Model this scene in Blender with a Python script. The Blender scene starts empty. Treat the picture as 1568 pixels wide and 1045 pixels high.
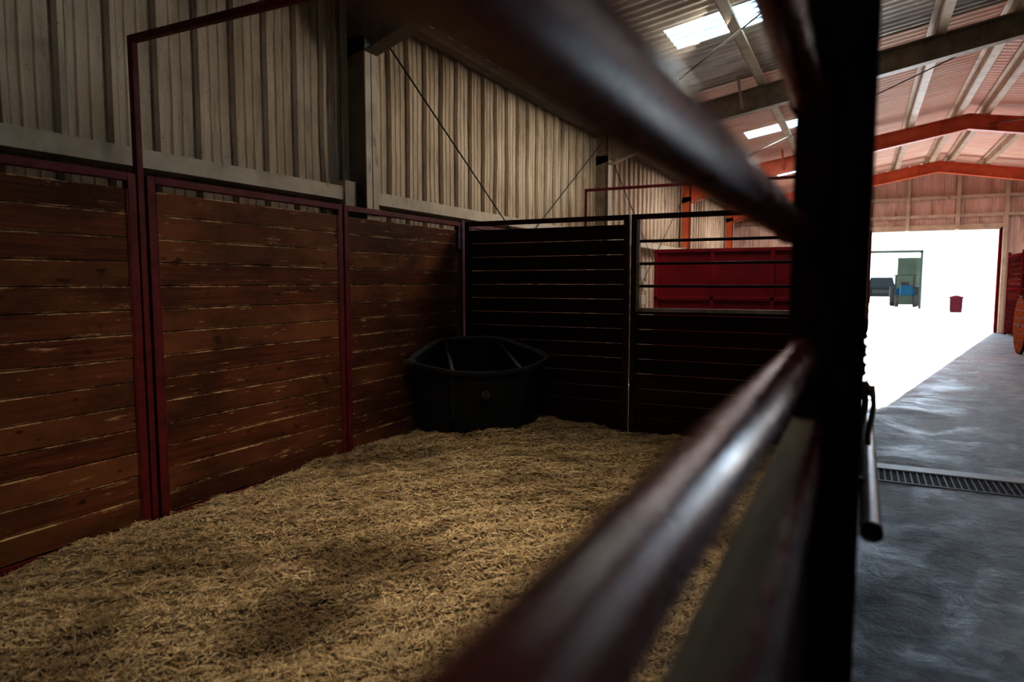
import bpy, math, random
import numpy as np
from mathutils import Vector, Matrix, noise
random.seed(7); rng=np.random.default_rng(3)
S=bpy.context.scene
S.view_settings.view_transform='Standard'
try: S.view_settings.look='Medium High Contrast'
except Exception as e: print('look',e)
S.view_settings.exposure=-0.4
COL=S.collection

# ---------------------------------------------------------------- materials
def newmat(name):
    m=bpy.data.materials.new(name); m.use_nodes=True
    nt=m.node_tree; b=nt.nodes['Principled BSDF']
    return m,nt,b
def mixc(nt,fac,a,b,mode='MIX'):
    n=nt.nodes.new('ShaderNodeMix'); n.data_type='RGBA'; n.blend_type=mode
    for sock,v in ((n.inputs[0],fac),(n.inputs[6],a),(n.inputs[7],b)):
        if isinstance(v,(int,float)): sock.default_value=v
        elif isinstance(v,tuple): sock.default_value=(*v,1) if len(v)==3 else v
        else: nt.links.new(v,sock)
    return n.outputs[2]
def mth(nt,op,a,b=None,c=None):
    n=nt.nodes.new('ShaderNodeMath'); n.operation=op
    for i,v in enumerate((a,b,c)):
        if v is None: continue
        if isinstance(v,(int,float)): n.inputs[i].default_value=v
        else: nt.links.new(v,n.inputs[i])
    return n.outputs[0]
def ramp(nt,v,lo,hi):
    n=nt.nodes.new('ShaderNodeMapRange'); n.inputs[1].default_value=lo; n.inputs[2].default_value=hi
    nt.links.new(v,n.inputs[0]); return n.outputs[0]
def nz(nt,scale,detail=6,rough=.6,dist=0.0,off=(0,0,0)):
    tc=nt.nodes.new('ShaderNodeTexCoord'); mp=nt.nodes.new('ShaderNodeMapping')
    mp.inputs['Scale'].default_value=scale; mp.inputs['Location'].default_value=off
    nt.links.new(tc.outputs['Object'],mp.inputs[0])
    n=nt.nodes.new('ShaderNodeTexNoise'); n.inputs['Scale'].default_value=1
    n.inputs['Detail'].default_value=detail; n.inputs['Roughness'].default_value=rough
    n.inputs['Distortion'].default_value=dist
    nt.links.new(mp.outputs[0],n.inputs['Vector']); return n.outputs['Fac']
def xyz(nt):
    tc=nt.nodes.new('ShaderNodeTexCoord'); s=nt.nodes.new('ShaderNodeSeparateXYZ')
    nt.links.new(tc.outputs['Object'],s.inputs[0]); return s.outputs
def bumpn(nt,b,h,strength,dist=.01):
    n=nt.nodes.new('ShaderNodeBump'); n.inputs['Strength'].default_value=strength
    n.inputs['Distance'].default_value=dist
    nt.links.new(h,n.inputs['Height']); nt.links.new(n.outputs[0],b.inputs['Normal'])
def M(name,c1,c2,scale=(5,5,5),lo=.4,hi=.65,rough=.6,metal=0,bump=0,c3=None,s3=(1,1,1),lo3=.5,hi3=.7,bdist=.01,rvar=0,spec=.5):
    m,nt,b=newmat(name)
    f=nz(nt,scale); c=mixc(nt,ramp(nt,f,lo,hi),c1,c2)
    if c3:
        g=nz(nt,s3,off=(3,7,1)); c=mixc(nt,ramp(nt,g,lo3,hi3),c,c3)
    nt.links.new(c,b.inputs['Base Color'])
    b.inputs['Roughness'].default_value=rough; b.inputs['Metallic'].default_value=metal
    b.inputs['Specular IOR Level'].default_value=spec
    if rvar: nt.links.new(mth(nt,'ADD',mth(nt,'MULTIPLY',ramp(nt,f,.35,.7),rvar),rough),b.inputs['Roughness'])
    if bump: bumpn(nt,b,f,bump,bdist)
    return m
def wood(name,axis,c1,c2,c3,pale,pitch=.139,z0=.1,palea=.62,spec=.3,edgeamt=1.0):
    m,nt,b=newmat(name)
    sc=(60,2.2,60) if axis=='y' else (2.2,60,60)
    g=nz(nt,sc,dist=.6); big=nz(nt,(1.2,1.2,2.5) ,detail=5)
    at=nt.nodes.new('ShaderNodeAttribute'); at.attribute_name='rnd'
    c=mixc(nt,ramp(nt,g,.38,.66),c1,c2)
    c=mixc(nt,ramp(nt,at.outputs['Fac'],.3,1.0),c,c3)
    kn=nz(nt,((14,7,16) if axis=='y' else (7,14,16)),detail=1,off=(5,2,8))
    c=mixc(nt,ramp(nt,kn,.70,.76),c,(c1[0]*.25,c1[1]*.25,c1[2]*.25))
    c=mixc(nt,mth(nt,'MULTIPLY',ramp(nt,big,.40,.64),.85),c,(c1[0]*.25,c1[1]*.27,c1[2]*.3))
    z=xyz(nt)[2]
    fr=mth(nt,'FRACT',mth(nt,'DIVIDE',mth(nt,'SUBTRACT',z,z0),pitch))
    edge=mth(nt,'GREATER_THAN',mth(nt,'ABSOLUTE',mth(nt,'SUBTRACT',fr,.47)),.44)
    ch=nz(nt,(3,4.5,14) if axis=='y' else (4.5,3,14),detail=9,rough=.85,off=(1,4,2))
    pe=mth(nt,'MULTIPLY',edge,ramp(nt,ch,.48,.56))
    sp=nz(nt,(20,3.2,26) if axis=='y' else (3.2,20,26),detail=9,rough=.75,off=(9,4,4))
    pe2=mth(nt,'MULTIPLY',ramp(nt,sp,palea,palea+.05),.8)
    c=mixc(nt,mth(nt,'MINIMUM',mth(nt,'ADD',mth(nt,'MULTIPLY',pe,edgeamt),pe2),1.0),c,pale)
    nt.links.new(c,b.inputs['Base Color']); b.inputs['Roughness'].default_value=.6
    b.inputs['Specular IOR Level'].default_value=spec
    bumpn(nt,b,g,.5,.006)
    return m

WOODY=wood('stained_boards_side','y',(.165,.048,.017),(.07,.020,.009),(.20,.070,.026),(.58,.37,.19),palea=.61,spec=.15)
WOODX=wood('stained_boards_shaded','x',(.040,.006,.004),(.020,.004,.003),(.050,.010,.006),(.09,.035,.02),palea=.69,spec=.06,edgeamt=.1)  # back wall's shade darkened into the stain colour
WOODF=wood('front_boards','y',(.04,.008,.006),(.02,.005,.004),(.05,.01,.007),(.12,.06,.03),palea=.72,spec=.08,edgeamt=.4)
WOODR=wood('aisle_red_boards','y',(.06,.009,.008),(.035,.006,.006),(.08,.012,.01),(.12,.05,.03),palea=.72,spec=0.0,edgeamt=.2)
RAWW=M('raw_weathered_wood',(.30,.21,.13),(.17,.11,.07),(50,3,50),bump=.3,rough=.75,c3=(.07,.045,.03),s3=(9,5,9),lo3=.55,hi3=.7,spec=.2)
RED=M('red_painted_steel',(.13,.010,.011),(.075,.006,.007),(14,14,14),rough=.45,rvar=.2,bump=.08,c3=(.05,.012,.008),s3=(22,22,22),lo3=.6,hi3=.72,spec=.3)
FRED=M('flat_red_paint',(.10,.009,.010),(.07,.006,.007),(14,14,14),rough=.8,spec=0)
REDRAIL=M('red_rail_enamel',(.17,.016,.013),(.11,.011,.010),(16,16,16),rough=.22,rvar=.12,c3=(.14,.06,.04),s3=(30,30,30),lo3=.56,hi3=.7,spec=.3)
DKRED=M('dark_red_steel',(.050,.005,.006),(.028,.0035,.004),(14,14,14),rough=.5,rvar=.2,spec=.22)
CRIM=M('crimson_sheet',(.34,.008,.02),(.24,.006,.014),(3,3,3),rough=.5)
BARN=M('bounce_red_boards',(.36,.035,.02),(.24,.02,.014),(3,3,12),rough=.7,spec=.15)  # brighter red given to far stall fronts to bounce pink light
def sheetmat(name,c1,c2,stain,grime_shade):
    m,nt,b=newmat(name)
    f=nz(nt,(2,5,.7)); c=mixc(nt,ramp(nt,f,.35,.7),c1,c2)
    st=nz(nt,(4,12,1.5),detail=9,rough=.8,off=(2,2,2)); c=mixc(nt,mth(nt,'MULTIPLY',ramp(nt,st,.50,.66),.6),c,stain)
    o=xyz(nt)
    fr=mth(nt,'FRACT',mth(nt,'DIVIDE',mth(nt,'ADD',o[1],5.0),.305))
    gw=nz(nt,(1,2.2,1.3),detail=6,rough=.7,off=(7,7,7))
    for cc,wd in ((.345,.03),(.09,.025)):  # rib-side shade and dirt painted as dark lines
        g=mth(nt,'SUBTRACT',1.0,ramp(nt,mth(nt,'ABSOLUTE',mth(nt,'SUBTRACT',fr,cc)),wd*.5,wd*1.3))
        c=mixc(nt,mth(nt,'MULTIPLY',g,mth(nt,'ADD',.4,mth(nt,'MULTIPLY',ramp(nt,gw,.35,.6),.45))),c,grime_shade)
    w=nz(nt,(1,3.5,.9),detail=7,rough=.7,off=(4,1,7))
    up=ramp(nt,mth(nt,'ADD',o[2],mth(nt,'MULTIPLY',w,2.2)),4.3,5.4)
    c=mixc(nt,mth(nt,'MULTIPLY',up,.85),c,grime_shade)
    lowd=mth(nt,'SUBTRACT',1.0,ramp(nt,mth(nt,'ADD',o[2],mth(nt,'MULTIPLY',gw,.8)),2.5,3.3))
    c=mixc(nt,mth(nt,'MULTIPLY',lowd,.45),c,stain)
    pt=nz(nt,(1,.8,.8),detail=7,rough=.65,off=(8,1,3)); c=mixc(nt,mth(nt,'MULTIPLY',ramp(nt,pt,.48,.64),.45),c,stain)
    spk=nz(nt,(60,60,60),detail=2); c=mixc(nt,mth(nt,'MULTIPLY',ramp(nt,spk,.66,.72),.5),c,grime_shade)
    nt.links.new(c,b.inputs['Base Color']); b.inputs['Roughness'].default_value=.75; b.inputs['Specular IOR Level'].default_value=.12
    bumpn(nt,b,nz(nt,(6,6,6),detail=3),.3,.012)
    return m
WSHEET=sheetmat('cream_metal_siding',(.80,.68,.53),(.66,.54,.40),(.29,.205,.135),(.06,.043,.03))
FSHEET=M('far_wall_sheet',(.80,.63,.53),(.68,.49,.40),(3,3,1),rough=.7,c3=(.4,.24,.18),s3=(4,4,1),lo3=.55,hi3=.75)  # pink light on the far wall mixed into its base colour
RSHEET=M('galvanised_roof',(.72,.66,.58),(.50,.45,.39),(1.2,5,3),rough=.42,metal=.1,c3=(.24,.18,.14),s3=(.8,6,2),lo3=.52,hi3=.75)
RSHEETF=M('roof_sheet_bounce_tint',(.86,.58,.45),(.76,.44,.33),(1.2,5,3),rough=.5,c3=(.85,.70,.6),s3=(.8,2,2),lo3=.5,hi3=.75)  # pink bounce light painted into the far roof sheets
BEIGE=M('painted_beam_beige',(.58,.49,.36),(.43,.35,.25),(4,4,4),rough=.55,c3=(.12,.085,.055),s3=(3,9,3),lo3=.6,hi3=.75)
TAN=M('frame_tan',(.19,.15,.105),(.10,.08,.055),(5,5,5),rough=.55)
TAN2=M('frame_tan_lit',(.36,.29,.21),(.22,.17,.12),(5,5,5),rough=.55)  # paler tan carries the light falling on the third frame
RBEAM=M('frame_red_cast',(.70,.16,.06),(.56,.11,.045),(4,4,4),rough=.5)  # red cast on the far frames put into their colour
DARKM=M('dark_cable',(.03,.025,.02),(.02,.015,.01),rough=.6)
PLAS=M('black_plastic',(.007,.007,.0072),(.012,.0115,.011),(9,9,9),rough=.55,rvar=.2,c3=(.028,.024,.018),s3=(30,30,30),lo3=.62,hi3=.75,bump=.1,spec=.2)
PLASL=M('pale_rim_plastic',(.10,.09,.072),(.05,.044,.037),(12,12,12),rough=.5)  # lighter plastic for rim, divider tops and emblem
STEEL=M('galvanised_pipe',(.45,.43,.4),(.3,.28,.26),(20,20,20),rough=.35,metal=.6)
SILL=M('sill_highlight',(.40,.31,.27),(.22,.14,.10),(9,9,9),rough=.6)  # pale tone paints the highlight along the window sill
ROPE=M('rope_fibre',(.25,.2,.15),(.12,.1,.08),(60,60,60),rough=.9,bump=.5)
WHITE=M('white_paint',(.85,.87,.88),(.78,.80,.82),(1,1,1),rough=.6)
GREYG=M('pale_siding',(.035,.05,.042),(.025,.035,.03),(1,8,1),rough=.8,spec=0)
TIRE=M('tyre_rubber',(.008,.008,.008),(.012,.012,.012),rough=.8,spec=.1)
GLASS=M('vehicle_glass',(.008,.012,.014),(.006,.008,.01),rough=.3,spec=.1)
TRUCK=M('truck_paint',(.008,.010,.012),(.006,.008,.01),rough=.7,spec=.03)
BLUE=M('tractor_blue',(.003,.018,.035),(.002,.014,.028),rough=.7,spec=.03)
BINR=M('bin_dull_red',(.05,.008,.013),(.04,.006,.01),rough=.7,spec=.05)
SPOOLW=M('spool_planks',(.17,.055,.02),(.09,.03,.012),(4,4,20),rough=.8,spec=0)
LEAF=M('bush_leaves',(.03,.06,.03),(.015,.035,.02),(9,9,9),rough=.8,bump=.6,spec=.1)
GRAVEL=M('pale_yard',(.72,.70,.67),(.62,.60,.58),(2,2,2),rough=.9,bump=.3)
def concrete():
    m,nt,b=newmat('worn_concrete')
    f=nz(nt,(1.3,1.3,1.3),detail=9,rough=.7,dist=.7); g=nz(nt,(7,7,7),detail=8,rough=.72,dist=.5)
    c=mixc(nt,ramp(nt,f,.42,.58),(.07,.085,.10),(.30,.335,.36))
    c=mixc(nt,mth(nt,'MULTIPLY',ramp(nt,g,.46,.60),.6),c,(.045,.055,.068))
    st=nz(nt,(1.2,3.5,1),detail=9,rough=.75,off=(3,3,3),dist=.6); c=mixc(nt,mth(nt,'MULTIPLY',ramp(nt,st,.50,.62),.6),c,(.38,.42,.44))
    nt.links.new(c,b.inputs['Base Color'])
    nt.links.new(mth(nt,'ADD',.45,mth(nt,'MULTIPLY',ramp(nt,f,.38,.62),.3)),b.inputs['Roughness'])
    b.inputs['Specular IOR Level'].default_value=.35
    bumpn(nt,b,mth(nt,'ADD',g,mth(nt,'MULTIPLY',f,1.0)),.8,.03)
    return m
CONC=concrete()
def strawmat(name,gain):
    m,nt,b=newmat(name)
    at=nt.nodes.new('ShaderNodeAttribute'); at.attribute_name='rnd'
    c=mixc(nt,at.outputs['Fac'],(.38*gain,.22*gain,.09*gain),(1.0*gain,.76*gain,.43*gain))
    big=nz(nt,(1.5,1.5,1.5),detail=6,dist=.6); c=mixc(nt,mth(nt,'MULTIPLY',ramp(nt,big,.50,.64),.6),c,(.19*gain,.11*gain,.045*gain))
    o=xyz(nt)
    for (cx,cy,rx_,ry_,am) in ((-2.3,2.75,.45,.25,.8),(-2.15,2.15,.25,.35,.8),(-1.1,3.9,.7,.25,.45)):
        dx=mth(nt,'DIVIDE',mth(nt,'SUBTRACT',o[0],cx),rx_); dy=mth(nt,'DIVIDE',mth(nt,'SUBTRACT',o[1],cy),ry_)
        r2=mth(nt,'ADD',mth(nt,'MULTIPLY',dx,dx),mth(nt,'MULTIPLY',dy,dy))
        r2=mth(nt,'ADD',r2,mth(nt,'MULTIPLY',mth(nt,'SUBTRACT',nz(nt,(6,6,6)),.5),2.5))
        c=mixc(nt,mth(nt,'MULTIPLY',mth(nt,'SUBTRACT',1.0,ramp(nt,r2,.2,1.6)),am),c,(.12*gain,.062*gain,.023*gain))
    nt.links.new(c,b.inputs['Base Color']); b.inputs['Roughness'].default_value=.7; b.inputs['Specular IOR Level'].default_value=.25
    bumpn(nt,b,nz(nt,(45,45,45),detail=6,rough=.8),.9,.02)
    return m
STRAW=strawmat('straw_strands',1.0); STRAWB=strawmat('straw_underlayer',.38)
def skymat():
    m=bpy.data.materials.new('translucent_skylight'); m.use_nodes=True; nt=m.node_tree
    nt.nodes.remove(nt.nodes['Principled BSDF']); o=nt.nodes['Material Output']
    d=nt.nodes.new('ShaderNodeBsdfTranslucent')
    f=nz(nt,(2,8,2)); nt.links.new(mixc(nt,ramp(nt,f,.3,.8),(.45,.62,.75),(.16,.24,.29)),d.inputs[0])
    nt.links.new(d.outputs[0],o.inputs[0])
    return m
SKYL=skymat()

# ---------------------------------------------------------------- mesh builder
class MB:
    def __init__(s): s.v=[];s.f=[];s.m=[];s.r=[];s.sm=[]
    def face(s,idx,m=0,r=.5,sm=False): s.f.append(idx);s.m.append(m);s.r.append(r);s.sm.append(sm)
    def hexa(s,p,m=0,r=None):
        r=random.random() if r is None else r
        b=len(s.v); s.v+= [tuple(q) for q in p]
        for f in ((0,3,2,1),(4,5,6,7),(0,1,5,4),(1,2,6,5),(2,3,7,6),(3,0,4,7)): s.face([b+i for i in f],m,r)
    def box(s,x0,x1,y0,y1,z0,z1,m=0,r=None):
        x0,x1=sorted((x0,x1));y0,y1=sorted((y0,y1));z0,z1=sorted((z0,z1))
        s.hexa([(x0,y0,z0),(x1,y0,z0),(x1,y1,z0),(x0,y1,z0),(x0,y0,z1),(x1,y0,z1),(x1,y1,z1),(x0,y1,z1)],m,r)
    def beam(s,p0,p1,w,h,m=0,up=(0,0,1)):
        p0=Vector(p0);p1=Vector(p1);d=(p1-p0).normalized();up=Vector(up)
        a=d.cross(up).normalized()*w/2; u=a.cross(d).normalized()*h/2
        s.hexa([p0-a-u,p0+a-u,p1+a-u,p1-a-u,p0-a+u,p0+a+u,p1+a+u,p1-a+u],m)
    def tube(s,pts,r,m=0,seg=14,caps=True):
        pts=[Vector(p) for p in pts]; b=len(s.v); n=len(pts); rr=random.random()
        ref=Vector((0,0,1))
        if abs((pts[-1]-pts[0]).normalized().z)>.9: ref=Vector((1,0,0))
        for i,p in enumerate(pts):
            d=(pts[min(i+1,n-1)]-pts[max(i-1,0)]).normalized()
            a=d.cross(ref).normalized(); c=a.cross(d)
            ri=r[i] if isinstance(r,(list,tuple)) else r
            for k in range(seg):
                t=2*math.pi*k/seg; s.v.append(tuple(p+(a*math.cos(t)+c*math.sin(t))*ri))
        for i in range(n-1):
            for k in range(seg):
                k2=(k+1)%seg
                s.face([b+i*seg+k,b+i*seg+k2,b+(i+1)*seg+k2,b+(i+1)*seg+k],m,rr,True)
        if caps:
            s.face([b+k for k in range(seg)][::-1],m,rr); s.face([b+(n-1)*seg+k for k in range(seg)],m,rr)
    def loft(s,rings,m=0,closed=True,cap0=False,cap1=False,sm=True,flip=False):
        b=len(s.v); n=len(rings[0])
        for R in rings: s.v+=[tuple(p) for p in R]
        for i in range(len(rings)-1):
            for k in range(n if closed else n-1):
                k2=(k+1)%n; f=[b+i*n+k,b+i*n+k2,b+(i+1)*n+k2,b+(i+1)*n+k]
                s.face(f[::-1] if flip else f,m,.5,sm)
        if cap0: s.face([b+k for k in range(n)][::-1],m)
        if cap1: s.face([b+(len(rings)-1)*n+k for k in range(n)],m)
    def obj(s,name,mats,bevel=0,parent=None):
        me=bpy.data.meshes.new(name); me.from_pydata(s.v,[],s.f)
        for m in mats: me.materials.append(m)
        me.polygons.foreach_set('material_index',s.m); me.polygons.foreach_set('use_smooth',s.sm)
        a=me.attributes.new('rnd','FLOAT','FACE'); a.data.foreach_set('value',s.r)
        me.update(); o=bpy.data.objects.new(name,me); COL.objects.link(o)
        if bevel:
            md=o.modifiers.new('bevel','BEVEL'); md.width=bevel; md.segments=2; md.limit_method='ANGLE'; md.angle_limit=math.radians(50)
        if parent: o.parent=parent
        return o
RPROF=[(0,0),(.10,0),(.16,1),(.27,1),(.33,0),(.52,0),(.545,.22),(.58,.22),(.605,0),(.78,0),(.805,.22),(.84,.22),(.865,0)]
CPROF=[(i/8,.5+.5*math.cos(2*math.pi*i/8)) for i in range(8)]
def sheet(mb,o,du,dv,n,Lu,Lv,prof,pitch,h,nv,disp=0,m=0,keep=None,v0=None,topwave=0):
    o=Vector(o);du=Vector(du);dv=Vector(dv);n=Vector(n)
    us=[];N=int(math.ceil(Lu/pitch))
    for i in range(N):
        for a,b in prof:
            u=(i+a)*pitch
            if u<Lu: us.append((u,b*h))
    us.append((Lu,0)); b=len(mb.v)
    for u,hh in us:
        L=Lv(u) if callable(Lv) else Lv
        B=(v0(u) if callable(v0) else v0) if v0 else 0
        for j in range(nv+1):
            v=B+(L-B)*j/nv; p=o+du*u+dv*v
            d=noise.noise(p*1.3)*disp+noise.noise(p*4.)*disp*.5
            mb.v.append(tuple(p+n*(hh+d)))
    for i in range(len(us)-1):
        for j in range(nv):
            if keep:
                L=Lv(us[i][0]) if callable(Lv) else Lv
                if not keep((us[i][0]+us[i+1][0])/2,L*(j+.5)/nv): continue
            mb.face([b+i*(nv+1)+j,b+(i+1)*(nv+1)+j,b+(i+1)*(nv+1)+j+1,b+i*(nv+1)+j+1],m)

XL=-4.10; XR=7.8; XC=1.85; Y0=-5.0; Y1=24.7; EZ=4.15; SL=.17
def rz(x): return EZ+SL*(min(x,2*XC-x)-XL)
# ---------------------------------------------------------------- shell
mb=MB(); sheet(mb,(XL,Y0,0),(0,1,0),(0,0,1),(1,0,0),Y1-Y0,EZ,RPROF,.305,.042,14,.014); mb.obj('wall_left',[WSHEET])
mb=MB()
sheet(mb,(XR,Y0,0),(0,1,0),(0,0,1),(-1,0,0),Y1-Y0,EZ,RPROF,.305,.032,6)
mb.obj('wall_right',[WSHEET])
DX0,DX1,DZ=.22,3.6,3.08
for nm,yy,ny in (('wall_far',Y1,-1),('wall_near',Y0,1)):
    mb=MB()
    sheet(mb,(XL,yy,0),(1,0,0),(0,0,1),(0,ny,0),DX0-XL,lambda u:rz(XL+u),RPROF,.305,.032,4)
    sheet(mb,(DX1,yy,0),(1,0,0),(0,0,1),(0,ny,0),XR-DX1,lambda u:rz(DX1+u),RPROF,.305,.032,4)
    sheet(mb,(DX0,yy,0),(1,0,0),(0,0,1),(0,ny,0),DX1-DX0,lambda u:rz(DX0+u),RPROF,.305,.032,3,v0=lambda u:DZ)
    mb.obj(nm,[FSHEET if nm=='wall_far' else WSHEET])
mb=MB(); y=Y1-.06
mb.box(DX0-.12,DX0+.02,y-.06,y+.12,0,DZ+.05,0); mb.box(DX1-.02,DX1+.14,y-.06,y+.12,0,DZ+.05,0)
mb.box(DX0-.12,DX1+.14,y-.06,y+.12,DZ-.02,DZ+.16,1)
mb.obj('door_1',[FRED,BEIGE],.008)
mb=MB(); sheet(mb,(DX0-.1,Y0+.12,.02),(1,0,0),(0,0,1),(0,1,0),DX1-DX0+.2,3.15,RPROF,.305,.03,2)
mb.box(DX0-.15,DX1+.15,Y0+.1,Y0+.2,3.12,3.2,1); mb.box(DX0-.15,DX1+.15,Y0+.1,Y0+.2,.02,.1,1); mb.box(DX0-.15,DX0-.05,Y0+.1,Y0+.2,.02,3.2,1); mb.box(DX1+.05,DX1+.15,Y0+.1,Y0+.2,.02,3.2,1)
mb.obj('door_2',[WSHEET,RED])  # unseen door, built closed to shut out light behind the camera
mb=MB()
for z in (3.45,4.0): mb.box(XL+.1,XR-.1,Y1-.2,Y1-.06,z,z+.09,0)
for x in (-.9,DX0-.1,1.2,2.5,DX1+.1,5.4): mb.box(x-.05,x+.05,Y1-.25,Y1-.1,0 if x in(-.9,DX0-.1,DX1+.1,5.4) else DZ,rz(x)-.1,0)
mb.obj('trim_1',[BEIGE])
# roof (ceiling)
SK=[2.3,8.3,14.5,20.2]
def issky(y,x):
    for s in SK:
        w=1.0 if s<5 else .7
        if s<y<s+w and -2.15<x<-.95: return True
        if s<y<s+1.0 and 4.6<x<6.2: return True
    return False
rl=math.sqrt(1+SL*SL); half=XC-XL
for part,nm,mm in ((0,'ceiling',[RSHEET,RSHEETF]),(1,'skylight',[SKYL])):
    mb=MB()
    for side in (1,-1):
        ox=XL if side==1 else XR
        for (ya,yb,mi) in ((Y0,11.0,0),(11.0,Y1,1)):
            L=half*rl
            def keep(u,v,ya=ya,ox=ox,side=side):
                k=issky(ya+u,ox+side*v/rl); return k if part else not k
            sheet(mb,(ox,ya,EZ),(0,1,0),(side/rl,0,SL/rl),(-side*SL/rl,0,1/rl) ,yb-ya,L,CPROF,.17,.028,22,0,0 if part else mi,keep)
    mb.obj(nm,mm)
mb=MB()
mb.hexa([(XC-.25,Y0,rz(XC)-.01),(XC,Y0,rz(XC)+.04),(XC,Y1,rz(XC)+.04),(XC-.25,Y1,rz(XC)-.01),(XC-.25,Y0,rz(XC)+.03),(XC,Y0,rz(XC)+.08),(XC,Y1,rz(XC)+.08),(XC-.25,Y1,rz(XC)+.03)])
mb.hexa([(XC,Y0,rz(XC)+.04),(XC+.25,Y0,rz(XC)-.01),(XC+.25,Y1,rz(XC)-.01),(XC,Y1,rz(XC)+.04),(XC,Y0,rz(XC)+.08),(XC+.25,Y0,rz(XC)+.03),(XC+.25,Y1,rz(XC)+.03),(XC,Y1,rz(XC)+.08)])
mb.obj('trim_2',[RSHEET])
mb=MB()
for x in (-2.9,-1.47,-.3,.75,1.6,2.1,2.95,4.2,5.45,6.7):
    z=rz(x)-.015
    mb.box(x-.006,x+.006,Y0+.05,Y1-.05,z-.17,z); mb.box(x,x+.12,Y0+.05,Y1-.05,z-.17,z-.155); mb.box(x-.075,x,Y0+.05,Y1-.05,z-.02,z-.008); mb.box(x+.11,x+.12,Y0+.05,Y1-.05,z-.155,z-.13)
mb.obj('roof_purlins',[BEIGE])
mb=MB()
for x,sg in ((XL+.05,1),(XR-.05,-1)):
    mb.box(x,x+sg*.16,Y0+.05,Y1-.05,3.93,3.95,0); mb.box(x,x+sg*.012,Y0+.05,Y1-.05,3.93,4.12,0); mb.box(x+sg*.148,x+sg*.16,Y0+.05,Y1-.05,3.95,3.98,0)
mb.obj('trim_3',[TAN])
for i,yc in enumerate((-1.42,4.78,11.0,17.2,23.4)):
    mb=MB(); m=0 if i<2 else (3 if i==2 else 1)
    for side in (1,-1):
        ox=XL+.06 if side==1 else XR-.06
        xi=ox+side*.26
        mb.box(ox,ox+side*.012,yc-.08,yc+.08,0,3.9,2); mb.box(xi-side*.012,xi,yc-.08,yc+.08,0,3.45,2)
        mb.box(ox,xi,yc-.005,yc+.005,0,3.6,m); mb.box(ox-.0,xi+side*.05,yc-.1,yc+.1,0,.015,m)
        t0=rz(ox)-.21; t1=rz(XC)-.2; b0=3.44; bm=rz(ox+side*1.6)-.54; b1=t1-.3
        x1=ox+side*1.6
        def slab(xa,za,xb,zb,w,th):
            mb.hexa([(xa,yc-w,za),(xb,yc-w,zb),(xb,yc+w,zb),(xa,yc+w,za),(xa,yc-w,za+th),(xb,yc-w,zb+th),(xb,yc+w,zb+th),(xa,yc+w,za+th)],m)
        slab(ox,t0,XC,t1,.085,.014); slab(xi,b0,x1,bm,.085,.014); slab(x1,bm,XC,b1,.085,.014)
        def web(xa,a,b,xb,c,d):
            mb.hexa([(xa,yc-.005,a),(xb,yc-.005,c),(xb,yc+.005,c),(xa,yc+.005,a),(xa,yc-.005,b),(xb,yc-.005,d),(xb,yc+.005,d),(xa,yc+.005,b)],m)
        tz=lambda x:t0+(t1-t0)*(x-ox)/(XC-ox)
        web(ox,b0,t0,x1,bm,tz(x1)); web(x1,bm,tz(x1),XC,b1,t1)
        mb.box(xi-side*.01,xi+side*.0,yc-.08,yc+.08,3.44,tz(xi),m)
        for xs in (1.6,3.6,5.4):
            xx=ox+side*xs; mb.box(xx-.006,xx+.006,yc-.08,yc+.08,(bm if xs<2 else bm+(b1-bm)*(xs-1.6)/(abs(XC-ox)-1.6)),tz(xx),m)
        for xs in (2.35,3.6):
            xx=ox+side*xs
            mb.beam((xx,yc+.08,tz(xx)-.25),(xx,yc+.55,tz(xx)+.1),.035,.035,m); mb.beam((xx,yc-.08,tz(xx)-.25),(xx,yc-.55,tz(xx)+.1),.035,.035,m)
    mb.obj('steel_portal_frame',[TAN,RBEAM,BEIGE,TAN2])
mb=MB()
cols=(-1.42,4.78,11.0,17.2,23.4)
for a,b in zip((Y0,)+cols,cols+(Y1,)):
    a2=a+(.02 if a!=Y0 else .1); b2=b-.02 if b!=Y1 else b-.1
    for x,sg in ((XL+.06,1),(XR-.045,-1)):
        mb.box(x,x+sg*.14,a2+.08,b2-.08,2.20,2.215,0); mb.box(x+sg*.128,x+sg*.14,a2+.08,b2-.08,2.215,2.30,0); mb.box(x,x+sg*.14,a2+.08,b2-.08,2.30,2.312,0)
        mb.box(x,x+sg*.16,b2-.22,b2-.08,2.14,2.36,0)
mb.obj('wall_girts',[BEIGE])
mb=MB(); xb=-3.90
for a,b in ((4.9,10.9),(11.1,17.1)):
    mb.tube([(xb,a,3.82),(xb,b,.15)],.008,0,8); mb.tube([(xb+.03,b,3.82),(xb+.03,a,.15)],.008,0,8)
mb.obj('wall_brace_rods',[DARKM])
mb=MB()
for a,b in ((4.9,10.9),(11.1,17.1)):
    mb.tube([(2.2,a,4.72),(7.3,b,4.05)],.009,0,8); mb.tube([(7.3,a,4.05),(2.2,b,4.72)],.009,0,8)
    mb.tube([(1.5,a,4.72),(-3.6,b,4.0)],.009,0,8)
mb.obj('roof_brace_rods',[DARKM])

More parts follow.
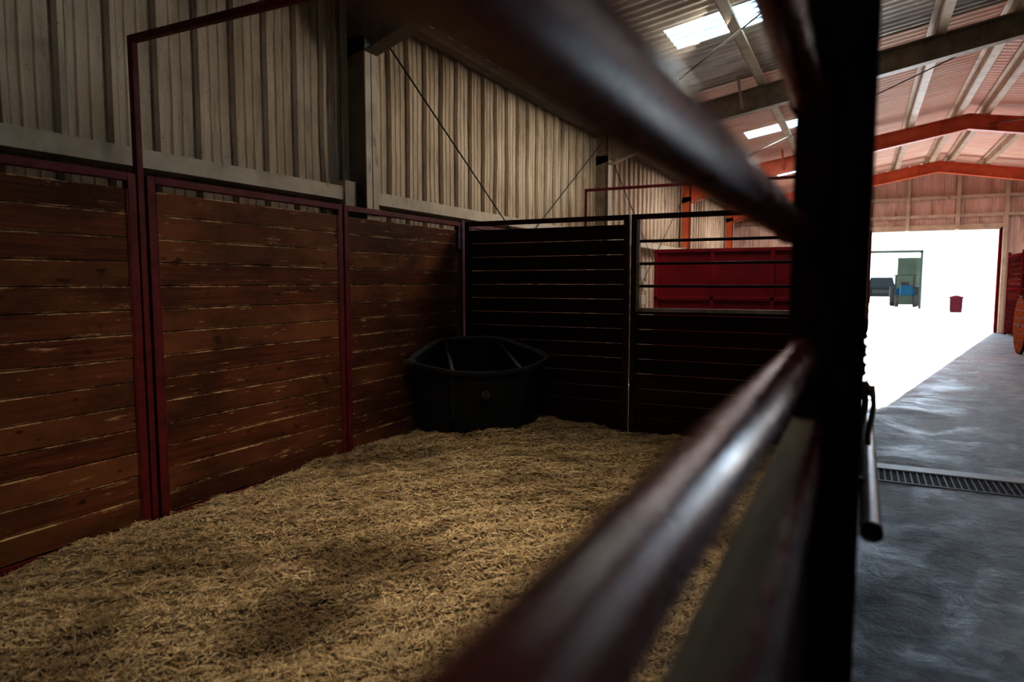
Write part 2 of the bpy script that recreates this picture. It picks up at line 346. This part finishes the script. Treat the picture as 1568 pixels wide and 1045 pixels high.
# ---------------------------------------------------------------- floor
mb=MB(); mb.box(XL-.1,XR+.1,Y0-.1,5.80,-.15,0); mb.box(XL-.1,XR+.1,6.2,Y1+.3,-.15,0)
mb.box(XL-.1,-.02,5.80,6.2,-.15,0); mb.box(XL-.1,XR+.1,5.8,6.2,-.2,-.12)
mb.obj('floor',[CONC])
mb=MB()
mb.box(.0,7.4,5.80,5.83,-.11,.004); mb.box(.0,7.4,6.17,6.2,-.11,.004)
for i in range(11): 
    yy=5.83+i*.034; mb.box(0,7.4,yy-.004,yy+.004,-.03,.0)
x=0.0
while x<7.4: mb.box(x-.006,x+.006,5.83,6.17,-.03,.002); x+=.045
mb.obj('floor_drain_grate',[M('grate_iron',(.05,.055,.06),(.03,.034,.04),rough=.6,metal=.3)])
mb=MB(); mb.box(-.02,7.4,6.2,6.36,-.001,.006); mb.obj('trim_4',[M('pale_concrete_curb',(.5,.52,.54),(.38,.4,.42),(6,6,6),rough=.5)])
mb=MB(); mb.box(-60,60,Y1+.3,110,-.2,-.02); mb.box(-60,60,-40,Y0-.1,-.2,-.02); mb.box(XR+.1,60,Y0-.1,Y1+.3,-.2,-.02); mb.box(-60,XL-.1,Y0-.1,Y1+.3,-.2,-.02)
mb.obj('ground',[GRAVEL])

# ---------------------------------------------------------------- stall panels
W=3.76; TOP=2.13; PITCH=.139
def panel(axis,a0,a1,fx,mat,win=None,name='stall_wall_panel',top=TOP,fr=RED):
    mb=MB()
    def B(a,b,d0,d1,z0,z1,m,r=None):
        if axis=='y': mb.box(fx+d0,fx+d1,a,b,z0,z1,m,r)
        else: mb.box(a,b,fx+d0,fx+d1,z0,z1,m,r)
    t=.05
    B(a0,a0+t,-.025,.025,.03,top,1); B(a1-t,a1,-.025,.025,.03,top,1)
    B(a0+t,a1-t,-.025,.025,top-.045,top,1); B(a0+t,a1-t,-.025,.025,.045,.09,1)
    zt=(win if win else top-.09); z=.1
    while z<zt-.02:
        z2=min(z+PITCH-.006,zt); off=random.uniform(-.003,.003)
        B(a0+t,a1-t,-.018+off,.018+off,z,z2,0); z+=PITCH
    for aa in (a0+t,a1-t-.012): B(aa,aa+.012,.018,.024,.09,zt,1)
    if win:
        B(a0+t,a1-t,-.025,.025,win,win+.035,2)
        B(a0+t,a0+t+.03,-.022,.022,win+.035,top-.045,2)
        n=4
        for k in range(1,n):
            zz=win+.03+k*(top-.07-win)/n*1.0
            if axis=='x': mb.tube([(a0+t,fx,zz),(a1-t,fx,zz)],.014,1,10)
            else: mb.tube([(fx,a0+t,zz),(fx,a1-t,zz)],.014,1,10)
    return mb.obj(name,[mat,fr,SILL],.003)
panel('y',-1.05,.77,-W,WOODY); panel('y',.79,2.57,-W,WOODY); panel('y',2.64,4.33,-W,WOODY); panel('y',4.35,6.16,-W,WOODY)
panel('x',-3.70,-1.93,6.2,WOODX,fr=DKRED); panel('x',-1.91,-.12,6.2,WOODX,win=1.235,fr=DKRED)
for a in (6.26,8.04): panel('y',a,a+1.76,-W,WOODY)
for y in (2.605,9.85):
    mb=MB()
    mb.box(-W-.02,-W+.02,y-.02,y+.02,0,2.89,0); mb.box(-.10,-.06,y-.02,y+.02,0,2.89,0); mb.box(-W-.02,-.06,y-.02,y+.02,2.87,2.91,0)
    mb.obj('stall_overhead_frame',[RED],.004)
mb=MB(); mb.box(-W-.03,-W+.03,6.17,6.23,0,2.15); mb.tube([(-W+.055,6.10,.5),(-W+.055,6.10,1.85)],.014)
for z in (.52,1.83): mb.box(-W+.02,-W+.07,6.08,6.12,z-.02,z+.02)
mb.obj('corner_post',[RED],.004)
mb=MB(); yy=9.9
mb.box(-2.7,-.12,yy,yy+.03,.08,1.93,0)
for x in (-2.7,-1.9,-1.1,-.3): mb.box(x,x+.05,yy-.03,yy,.0,1.95,0)
for z in (1.25,1.93): mb.box(-2.7,-.12,yy-.03,yy+.05,z,z+.05,0)
mb.obj('red_steel_divider',[CRIM],.004)
mb=MB()
for k in range(9): mb.box(-3.35+random.uniform(-.03,.03),-2.78+random.uniform(-.02,.02),9.55,9.75,.05+k*.19,.05+k*.19+.13,0)
mb.box(-3.2,-3.14,9.56,9.74,0,1.8,0); mb.box(-2.95,-2.9,9.56,9.74,0,1.8,0)
mb.obj('stacked_lumber_rack',[BEIGE],.004)

# ---------------------------------------------------------------- stall front (beside camera)
mb=MB(); ya,yb=-2.3,1.245
z=.06
while z<1.26:
    top=z+.139>=1.2
    mb.box(-.096,-.058,ya,yb,z,1.281 if top else z+.134,3 if top else 2)
    if top: break
    z+=.139
mb.box(-.060,-.046,ya,yb,1.20,1.278,1); mb.box(-.098,-.046,ya,yb,.02,.06,0)
mb.tube([(-.108,ya,1.51+.0935),(-.108,yb+.003,1.51+.0935)],.025,1,32)
mb.tube([(-.082,ya,1.51-.120),(-.082,yb+.003,1.51-.120)],.025,1,32)
mb.tube([(-.089,ya,1.51+.298),(-.089,yb+.003,1.51+.298)],.025,1,32)
mb.box(-.11,-.05,ya,yb,2.07,2.13,0)
mb.box(-.105,-.045,ya-.06,ya,0,2.13,0)
for x,z in ((-.108,1.6035),(-.082,1.39),(-.089,1.808)): mb.tube([(x,yb-.006,z),(x,yb+.003,z)],[.029,.031],1,24)
mb.obj('stall_front_railing',[DKRED,REDRAIL,WOODF,RAWW],.002)
mb=MB()
mb.box(-.108,-.047,1.25,1.31,0,3.0,0)
mb.box(-.040,.010,1.24,1.31,0,4.0,0); mb.box(-.047,-.040,1.27,1.30,0,3.0,0)
mb.box(.000,.012,1.232,1.25,0,3.2,0)
for z in (.55,1.02,1.42,1.9):
    mb.tube([(-.044,1.238,z-.05),(-.044,1.238,z+.05)],.008,1,12); mb.box(-.07,-.02,1.236,1.25,z-.035,z+.035,0)
    for dz in (-.02,.02): mb.tube([(-.03,1.238,z+dz),(-.03,1.226,z+dz)],.005,1,8)
mb.obj('stall_gate_post',[DKRED,DARKM],.004)
def front(a0,a1,name,bm=WOODF,fm=DKRED):
    mb=MB()
    for a in (a0,a1-.05): mb.box(-.105,-.055,a,a+.05,.03,TOP,0)
    mb.box(-.105,-.055,a0+.05,a1-.05,TOP-.05,TOP,0); mb.box(-.105,-.055,a0+.05,a1-.05,1.27,1.32,0); mb.box(-.105,-.055,a0+.05,a1-.05,.04,.09,0)
    z=.1
    while z<1.24: mb.box(-.098,-.062,a0+.05,a1-.05,z,min(z+.134,1.27),1); z+=.139
    for k in range(1,5): mb.tube([(-.08,a0+.05,1.3+k*.155),(-.08,a1-.05,1.3+k*.155)],.016,0,10)
    mb.obj(name,[fm,bm],.003)
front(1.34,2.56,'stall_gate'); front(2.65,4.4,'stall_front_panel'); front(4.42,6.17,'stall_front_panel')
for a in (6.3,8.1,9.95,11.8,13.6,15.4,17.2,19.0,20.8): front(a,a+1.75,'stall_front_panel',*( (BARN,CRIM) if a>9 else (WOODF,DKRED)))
mb=MB()
mb.tube([(.040,1.62,.975),(.040,1.70,.975),(.040,3.0,.975)],.022,0,20,caps=False)
mb.tube([(.040,1.62,.975),(.040,1.62+.02,.975)],[.025,.025],0,20,caps=False)
mb.tube([(.040,1.66,.975),(.040,1.67,.975)],.019,1,16)
for y in (2.0,2.8): mb.box(-.06,.025,y-.02,y+.02,.955,.995,1)
mb.obj('gate_slide_bar',[STEEL,DARKM])
mb=MB()
def chain(mb,x,y,z0,z1,m=0):
    z=z0;k=0
    while z>z1:
        R=[]
        for t in range(11):
            a=2*math.pi*t/10; c,s=math.cos(a)*.009,math.sin(a)*.019
            R.append((x+(c if k%2 else 0),y+(0 if k%2 else c),z+s))
        mb.tube(R,.003,m,6,caps=False); z-=.028;k+=1
rx=.02
chain(mb,rx,2.3,1.36,1.20)
pts=[(rx+.008*math.sin(i*.9),2.3+.01*math.cos(i*.7),1.20-i*.028) for i in range(7)]
mb.tube(pts,.008,1,8)
pts=[(rx+.022+.006*math.sin(i*.9),2.3+.01*math.cos(i*.7),1.20-i*.03) for i in range(7)]
mb.tube(pts,.008,1,8)
mb.tube([(rx,2.3,1.21),(rx+.02,2.3,1.18),(rx+.025,2.31,1.15),(rx-.005,2.3,1.16),(rx,2.3,1.20)],.010,1,8)
mb.box(-.06,rx+.005,2.28,2.32,1.36,1.40,0)
mb.obj('lead_rope_with_chain',[DARKM,ROPE])

# ---------------------------------------------------------------- straw
def hf(x,y):
    h=.055+.018*np.sin(2.1*x+1.3*y+.4)+.014*np.sin(4.7*x-3.1*y+1)+.010*np.sin(9.3*x+7.7*y)+.008*np.sin(15*x-13*y+2)+.005*np.sin(31*x+22*y)+.004*np.sin(37*x-41*y)
    t=np.clip((y-2.4)/1.6,0,1); h=h+.06*t*t*(3-2*t)*np.clip((-x-1.0)/2,0.2,1)
    t2=np.clip((y-5.0)/1.0,0,1); h=h+.03*t2
    d=np.exp(-(((x+2.3)/.35)**2+((y-2.75)/.22)**2)); d2=np.exp(-(((x+2.15)/.25)**2+((y-2.2)/.2)**2)); d3=np.exp(-(((x+1.35)/.4)**2+((y-3.7)/.25)**2))
    return np.maximum(h-.05*d-.04*d2-.025*d3,.01)
nx,ny=150,300; xs=np.linspace(-3.73,-.11,nx); ys=np.linspace(-2.2,6.17,ny)
X,Y=np.meshgrid(xs,ys); Z=hf(X,Y)+rng.normal(0,.005,X.shape)
V=np.stack([X.ravel(),Y.ravel(),Z.ravel()],1)
i=np.arange(ny-1)[:,None]*nx+np.arange(nx-1)[None,:]; i=i.ravel()
F=np.stack([i,i+1,i+1+nx,i+nx],1)
n=260000
sx=rng.uniform(-3.72,-.12,n); sy=.4+(6.16-.4)*rng.random(n); L=rng.uniform(.006,.022,n)*(1+rng.random(n)**5*2.0); ww=rng.uniform(.0009,.0021,n)
yaw=rng.uniform(0,2*np.pi,n); pit=rng.normal(0,.22,n); sz=hf(sx,sy)+rng.uniform(.001,.020,n)
d=np.stack([np.cos(yaw)*np.cos(pit),np.sin(yaw)*np.cos(pit),np.sin(pit)],1)*L[:,None]
q=np.stack([-np.sin(yaw),np.cos(yaw),rng.normal(0,.5,n)],1)*ww[:,None]
C=np.stack([sx,sy,sz],1)
SV=np.stack([C-d-q,C+d-q,C+d+q,C-d+q],1).reshape(-1,3)
SV[:,0]=np.clip(SV[:,0],-3.735,-.105); SV[:,1]=np.minimum(SV[:,1],6.175)
SF=(np.arange(n)[:,None]*4+np.arange(4)[None,:])+len(V)
AV=np.concatenate([V,SV]); AF=np.concatenate([F,SF])
me=bpy.data.meshes.new('straw_bedding')
me.vertices.add(len(AV)); me.vertices.foreach_set('co',AV.ravel().astype(np.float32))
me.loops.add(AF.size); me.loops.foreach_set('vertex_index',AF.ravel().astype(np.int32))
me.polygons.add(len(AF)); me.polygons.foreach_set('loop_start',np.arange(0,AF.size,4,dtype=np.int32))
me.polygons.foreach_set('material_index',np.concatenate([np.zeros(len(F)),np.ones(n)]).astype(np.int32))
me.materials.append(STRAWB); me.materials.append(STRAW)
a=me.attributes.new('rnd','FLOAT','FACE'); a.data.foreach_set('value',np.concatenate([np.full(len(F),.5),rng.random(n)]).astype(np.float32))
me.update(calc_edges=True); me.validate()
COL.objects.link(bpy.data.objects.new('straw_bedding',me))

# ---------------------------------------------------------------- corner feed trough
rim=[(-3.70,5.02,.80),(-3.26,5.06,.735),(-3.10,5.12,.72),(-2.90,5.28,.71),(-2.76,5.44,.72),(-2.66,5.62,.735),(-2.62,6.13,.80),(-3.22,6.14,.955),(-3.40,6.12,.965),(-3.68,5.78,.965),(-3.70,5.60,.955)]
cen=Vector((-3.22,5.62,0))
def ringf(k,z=None,dz=0):
    out=[]
    for p in rim:
        x=cen.x+(p[0]-cen.x)*k; y=cen.y+(p[1]-cen.y)*k; out.append((x,y,(p[2]+dz) if z is None else z))
    return out
def dens(R,n=5):
    out=[];m=len(R)
    for i in range(m):
        a=Vector(R[i]);b=Vector(R[(i+1)%m])
        for t in range(n): out.append(a.lerp(b,t/n))
    m=len(out); 
    for _ in range(3): out=[(out[i-1]+out[i]*2+out[(i+1)%m])/4 for i in range(m)]
    return out
mb=MB()
prof=[(.80,.06,None),(.83,.2,None),(.88,.45,None),(.925,None,-.09),(.93,None,-.055),(.985,None,-.05),(1.0,None,-.035),(1.0,None,-.008),(.985,None,0)]
rings=[dens(ringf(k,z,dz or 0)) for k,z,dz in prof]
mb.loft(rings,0,cap0=True)
rings2=[dens(ringf(k,z,dz or 0)) for k,z,dz in [(.985,None,0),(.93,None,.002),(.90,None,-.02)]]
mb.loft(rings2,1)
rings3=[dens(ringf(k,z,dz or 0)) for k,z,dz in [(.90,None,-.02),(.86,.5,None),(.80,.30,None),(.5,.27,None)]]
mb.loft(rings3,0,cap1=True)
for a,b in (((-3.62,5.66),(-3.20,5.12)),((-3.26,6.06),(-2.74,5.56))):
    za,zb=.94,.725
    mb.hexa([(a[0]-.012,a[1]-.012,.28),(b[0]-.012,b[1]-.012,.28),(b[0]+.012,b[1]+.012,.28),(a[0]+.012,a[1]+.012,.28),
             (a[0]-.012,a[1]-.012,za-.02),(b[0]-.012,b[1]-.012,zb-.02),(b[0]+.012,b[1]+.012,zb-.02),(a[0]+.012,a[1]+.012,za-.02)],0)
    mb.tube([(a[0],a[1],za-.015),(b[0],b[1],zb-.01)],.018,1,10)
fd=Vector((.62,-.78,0)).normalized(); c0=Vector((-2.95,5.27,.50))
mb.tube([c0-fd*.03,c0+fd*.012],.036,1,20); mb.tube([c0+fd*.012,c0+fd*.016],.026,0,20)
mb.tube([c0+fd*.016,c0+fd*.02],.014,1,14)
for p in ((-3.62,5.06,.775),(-2.66,6.08,.79)): mb.box(p[0]-.05,p[0]+.05,p[1]-.03,p[1]+.03,p[2]-.01,p[2]+.03,1)
mb.obj('corner_feed_trough',[PLAS,PLASL])

# ---------------------------------------------------------------- right row of stalls
for a in np.arange(8.0,24.0,2.0):
    mb=MB(); a=float(a); b=min(a+1.96,24.4)
    for q in (a,b-.06): mb.box(3.72,3.78,q,q+.06,0,2.35,0)
    mb.box(3.72,3.78,a,b,2.2,2.26,0); mb.box(3.72,3.78,a,b,1.3,1.35,0)
    z=.06
    while z<2.15: mb.box(3.735,3.765,a+.06,b-.06,z,z+.134,1); z+=.139
    mb.obj('aisle_stall_front',[FRED,WOODR],.003)
def spool(x,y,R):
    mb=MB(); w=.55
    for xx in (x,x+w):
        mb.tube([(xx-.03,y,R),(xx+.03,y,R)],R,0,40)
        o=[]
        for k in range(41):
            t=2*math.pi*k/40; o.append((xx,y+math.cos(t)*R,R+math.sin(t)*R))
        mb.tube(o,.03,1,6,caps=False)
        for k in range(-3,4):
            zz=R+k*R*.27; hw=math.sqrt(max(R*R-(k*R*.27)**2,0))*.97
            mb.box(xx-.036,xx-.031,y-hw,y+hw,zz-.006,zz+.006,1)
    mb.tube([(x,y,R),(x+w,y,R)],R*.45,0,24); mb.tube([(x-.04,y,R),(x-.03,y,R)],.07,1,16)
    mb.obj('wooden_cable_spool',[SPOOLW,TIRE])
spool(3.02,17.6,.6)

# ---------------------------------------------------------------- outside
mb=MB(); Yb=44.5; HB=3.4
mb.box(2.95,16,Yb,Yb+.2,0,HB,0); mb.box(-14,-.8,Yb,Yb+.2,0,HB,0); mb.box(-.8,2.95,Yb,Yb+.2,3.2,HB,0)
mb.box(-14,16,Yb-.3,Yb+8,HB,HB+.1,0); mb.box(-14,-13.8,Yb,Yb+7.5,0,HB,0); mb.box(15.8,16,Yb,Yb+7.5,0,HB,0)
mb.box(-.86,-.72,Yb-.05,Yb,0,3.25,1); mb.box(2.9,3.02,Yb-.05,Yb,0,3.25,1); mb.box(-.86,3.02,Yb-.05,Yb,3.14,3.28,1)
for k in range(14): mb.box(2.15+k*.075,2.19+k*.075,Yb+7.3,Yb+7.4,0,3.1,1)
mb.box(2.1,6.0,Yb+7.4,Yb+7.5,0,3.1,1)
mb.obj('white_outbuilding',[WHITE,GREYG])
def wheel(mb,x,y,r,w,m): mb.tube([(x-w/2,y,r),(x+w/2,y,r)],r,m,20); mb.tube([(x-w/2-.01,y,r),(x+w/2+.01,y,r)],r*.5,0,14)
mb=MB(); tx,ty=1.35,56.0
mb.box(tx-.95,tx+.95,ty,ty+5.2,.45,1.0,0); mb.box(tx-.92,tx+.92,ty+.05,ty+1.5,1.0,1.15,0)
mb.hexa([(tx-.9,ty+1.4,1.1),(tx+.9,ty+1.4,1.1),(tx+.9,ty+3.5,1.1),(tx-.9,ty+3.5,1.1),(tx-.72,ty+2.0,1.85),(tx+.72,ty+2.0,1.85),(tx+.72,ty+3.3,1.85),(tx-.72,ty+3.3,1.85)],0)
mb.hexa([(tx-.8,ty+1.40,1.15),(tx+.8,ty+1.40,1.15),(tx+.8,ty+1.44,1.15),(tx-.8,ty+1.44,1.15),(tx-.66,ty+1.9,1.78),(tx+.66,ty+1.9,1.78),(tx+.66,ty+1.95,1.78),(tx-.66,ty+1.95,1.78)],2)
mb.box(tx-.92,tx-.85,ty+3.5,ty+5.2,1.0,1.3,0); mb.box(tx+.85,tx+.92,ty+3.5,ty+5.2,1.0,1.3,0); mb.box(tx-.9,tx+.9,ty+5.1,ty+5.2,1,1.3,0)
mb.box(tx-.6,tx+.6,ty-.03,ty,.65,.95,2); mb.box(tx-.98,tx+.98,ty-.1,ty,.42,.6,1)
for sx_ in (-.85,.85):
    wheel(mb,tx+sx_,ty+.95,.4,.25,1); wheel(mb,tx+sx_,ty+4.2,.4,.25,1)
mb.obj('pickup_truck',[TRUCK,TIRE,GLASS],.03)
mb=MB(); tx,ty=2.45,47.5
mb.box(tx-.3,tx+.3,ty,ty+1.5,.7,1.3,0); mb.box(tx-.55,tx+.55,ty+1.4,ty+2.6,.7,1.1,0); mb.box(tx-.25,tx+.25,ty+1.9,ty+2.4,1.1,1.5,1)
for a in (-.5,.5): 
    for b in (1.6,2.6): mb.box(tx+a-.04,tx+a+.04,ty+b-.04,ty+b+.04,1.0,1.9,1)
mb.box(tx-.6,tx+.6,ty+1.4,ty+2.8,1.9,1.96,1)
for s_ in (-.6,.6): wheel(mb,tx+s_*.8,ty+.4,.35,.2,1); wheel(mb,tx+s_*1.1,ty+2.1,.6,.3,1)
mb.obj('utility_tractor',[BLUE,TIRE],.02)
mb=MB()
x,y=4.3,40.8
mb.loft([[(x+r*math.cos(t*math.pi/12),y+r*math.sin(t*math.pi/12),z) for t in range(24)] for r,z in ((.24,-.02),(.27,.1),(.28,.68),(.31,.7),(.31,.76),(.05,.84))],0,cap0=True,cap1=True)
mb.obj('red_trash_barrel',[BINR])
bm=MB()
for k in range(5):
    cx,cy,cr=6.3+k*.4,40.9+random.uniform(-.2,.2),random.uniform(.3,.42)
    R=[[(cx+cr*math.sin(p*math.pi/8)*math.cos(t*math.pi/8)*(1+.2*noise.noise(Vector((p,t,k)))),cy+cr*math.sin(p*math.pi/8)*math.sin(t*math.pi/8),cr*.7+cr*math.cos(p*math.pi/8)*(1+.2*noise.noise(Vector((t,p,k))))) for t in range(16)] for p in range(8,-1,-1)]
    bm.loft(R,0)
bm.obj('low_bush',[LEAF])

# ---------------------------------------------------------------- lights
w=bpy.data.worlds.new('sky'); S.world=w; w.use_nodes=True
bg=w.node_tree.nodes['Background']; bg.inputs[0].default_value=(.75,.88,1,1); bg.inputs[1].default_value=4.5
def lamp(name,typ,loc,energy,color,size=1,sizey=None,target=None,spread=None):
    l=bpy.data.lights.new(name,typ); l.energy=energy; l.color=color
    if typ=='AREA':
        l.shape='RECTANGLE'; l.size=size; l.size_y=sizey or size
        if spread: l.spread=math.radians(spread)
    o=bpy.data.objects.new(name,l); COL.objects.link(o); o.location=loc
    if target is not None: o.rotation_euler=(Vector(target)-Vector(loc)).to_track_quat('-Z','Y').to_euler()
    return o
sd=Vector((3.4,15.8,3.15))
o=lamp('sun','SUN',(20,60,20),130,(1,.96,.9)); o.data.angle=.009
o.rotation_euler=(-sd).to_track_quat('-Z','Y').to_euler()
EN={0:(46,1.0),1:(40,44),2:(150,75),3:(170,90)}
for k,s in enumerate(SK):  # unseen area lamps added below the skylights, aimed to shape the light
    for j,x in enumerate((-1.55,5.4)):
        tgt=(x,s+.5,0); sp=None
        if k==0 and j==0: tgt=(-1.8,3.0,0); sp=80
        if k==1 and j==1: tgt=(-3.8,7.2,2.5); sp=70
        if k==1 and j==0: tgt=(-3.4,7.9,1.5)
        lamp('skylight_fill','AREA',(x,s+(.35 if j==0 and k else .5),rz(x)-.22),EN[k][j],(1,.90,.76) if k<2 else (1,.9,.85),1.1 if j==0 else 1.5,.65 if j==0 and k else .9,tgt,sp)
lamp('far_door_fill','AREA',(1.9,34.0,1.9),1300,(.62,.81,1.0),3.4,3.0,(1.0,0,1.6))  # unseen area lamp added outside the door to boost its daylight

# ---------------------------------------------------------------- camera
cam=bpy.data.cameras.new('camera'); co=bpy.data.objects.new('camera',cam); COL.objects.link(co)
co.location=(0,0,1.51); co.rotation_euler=(math.radians(90-4.95),0,math.radians(27))
cam.lens=24; cam.sensor_width=36; cam.clip_start=.01; cam.clip_end=300
cam.dof.use_dof=True; cam.dof.focus_distance=6.0; cam.dof.aperture_fstop=1.9
S.camera=co
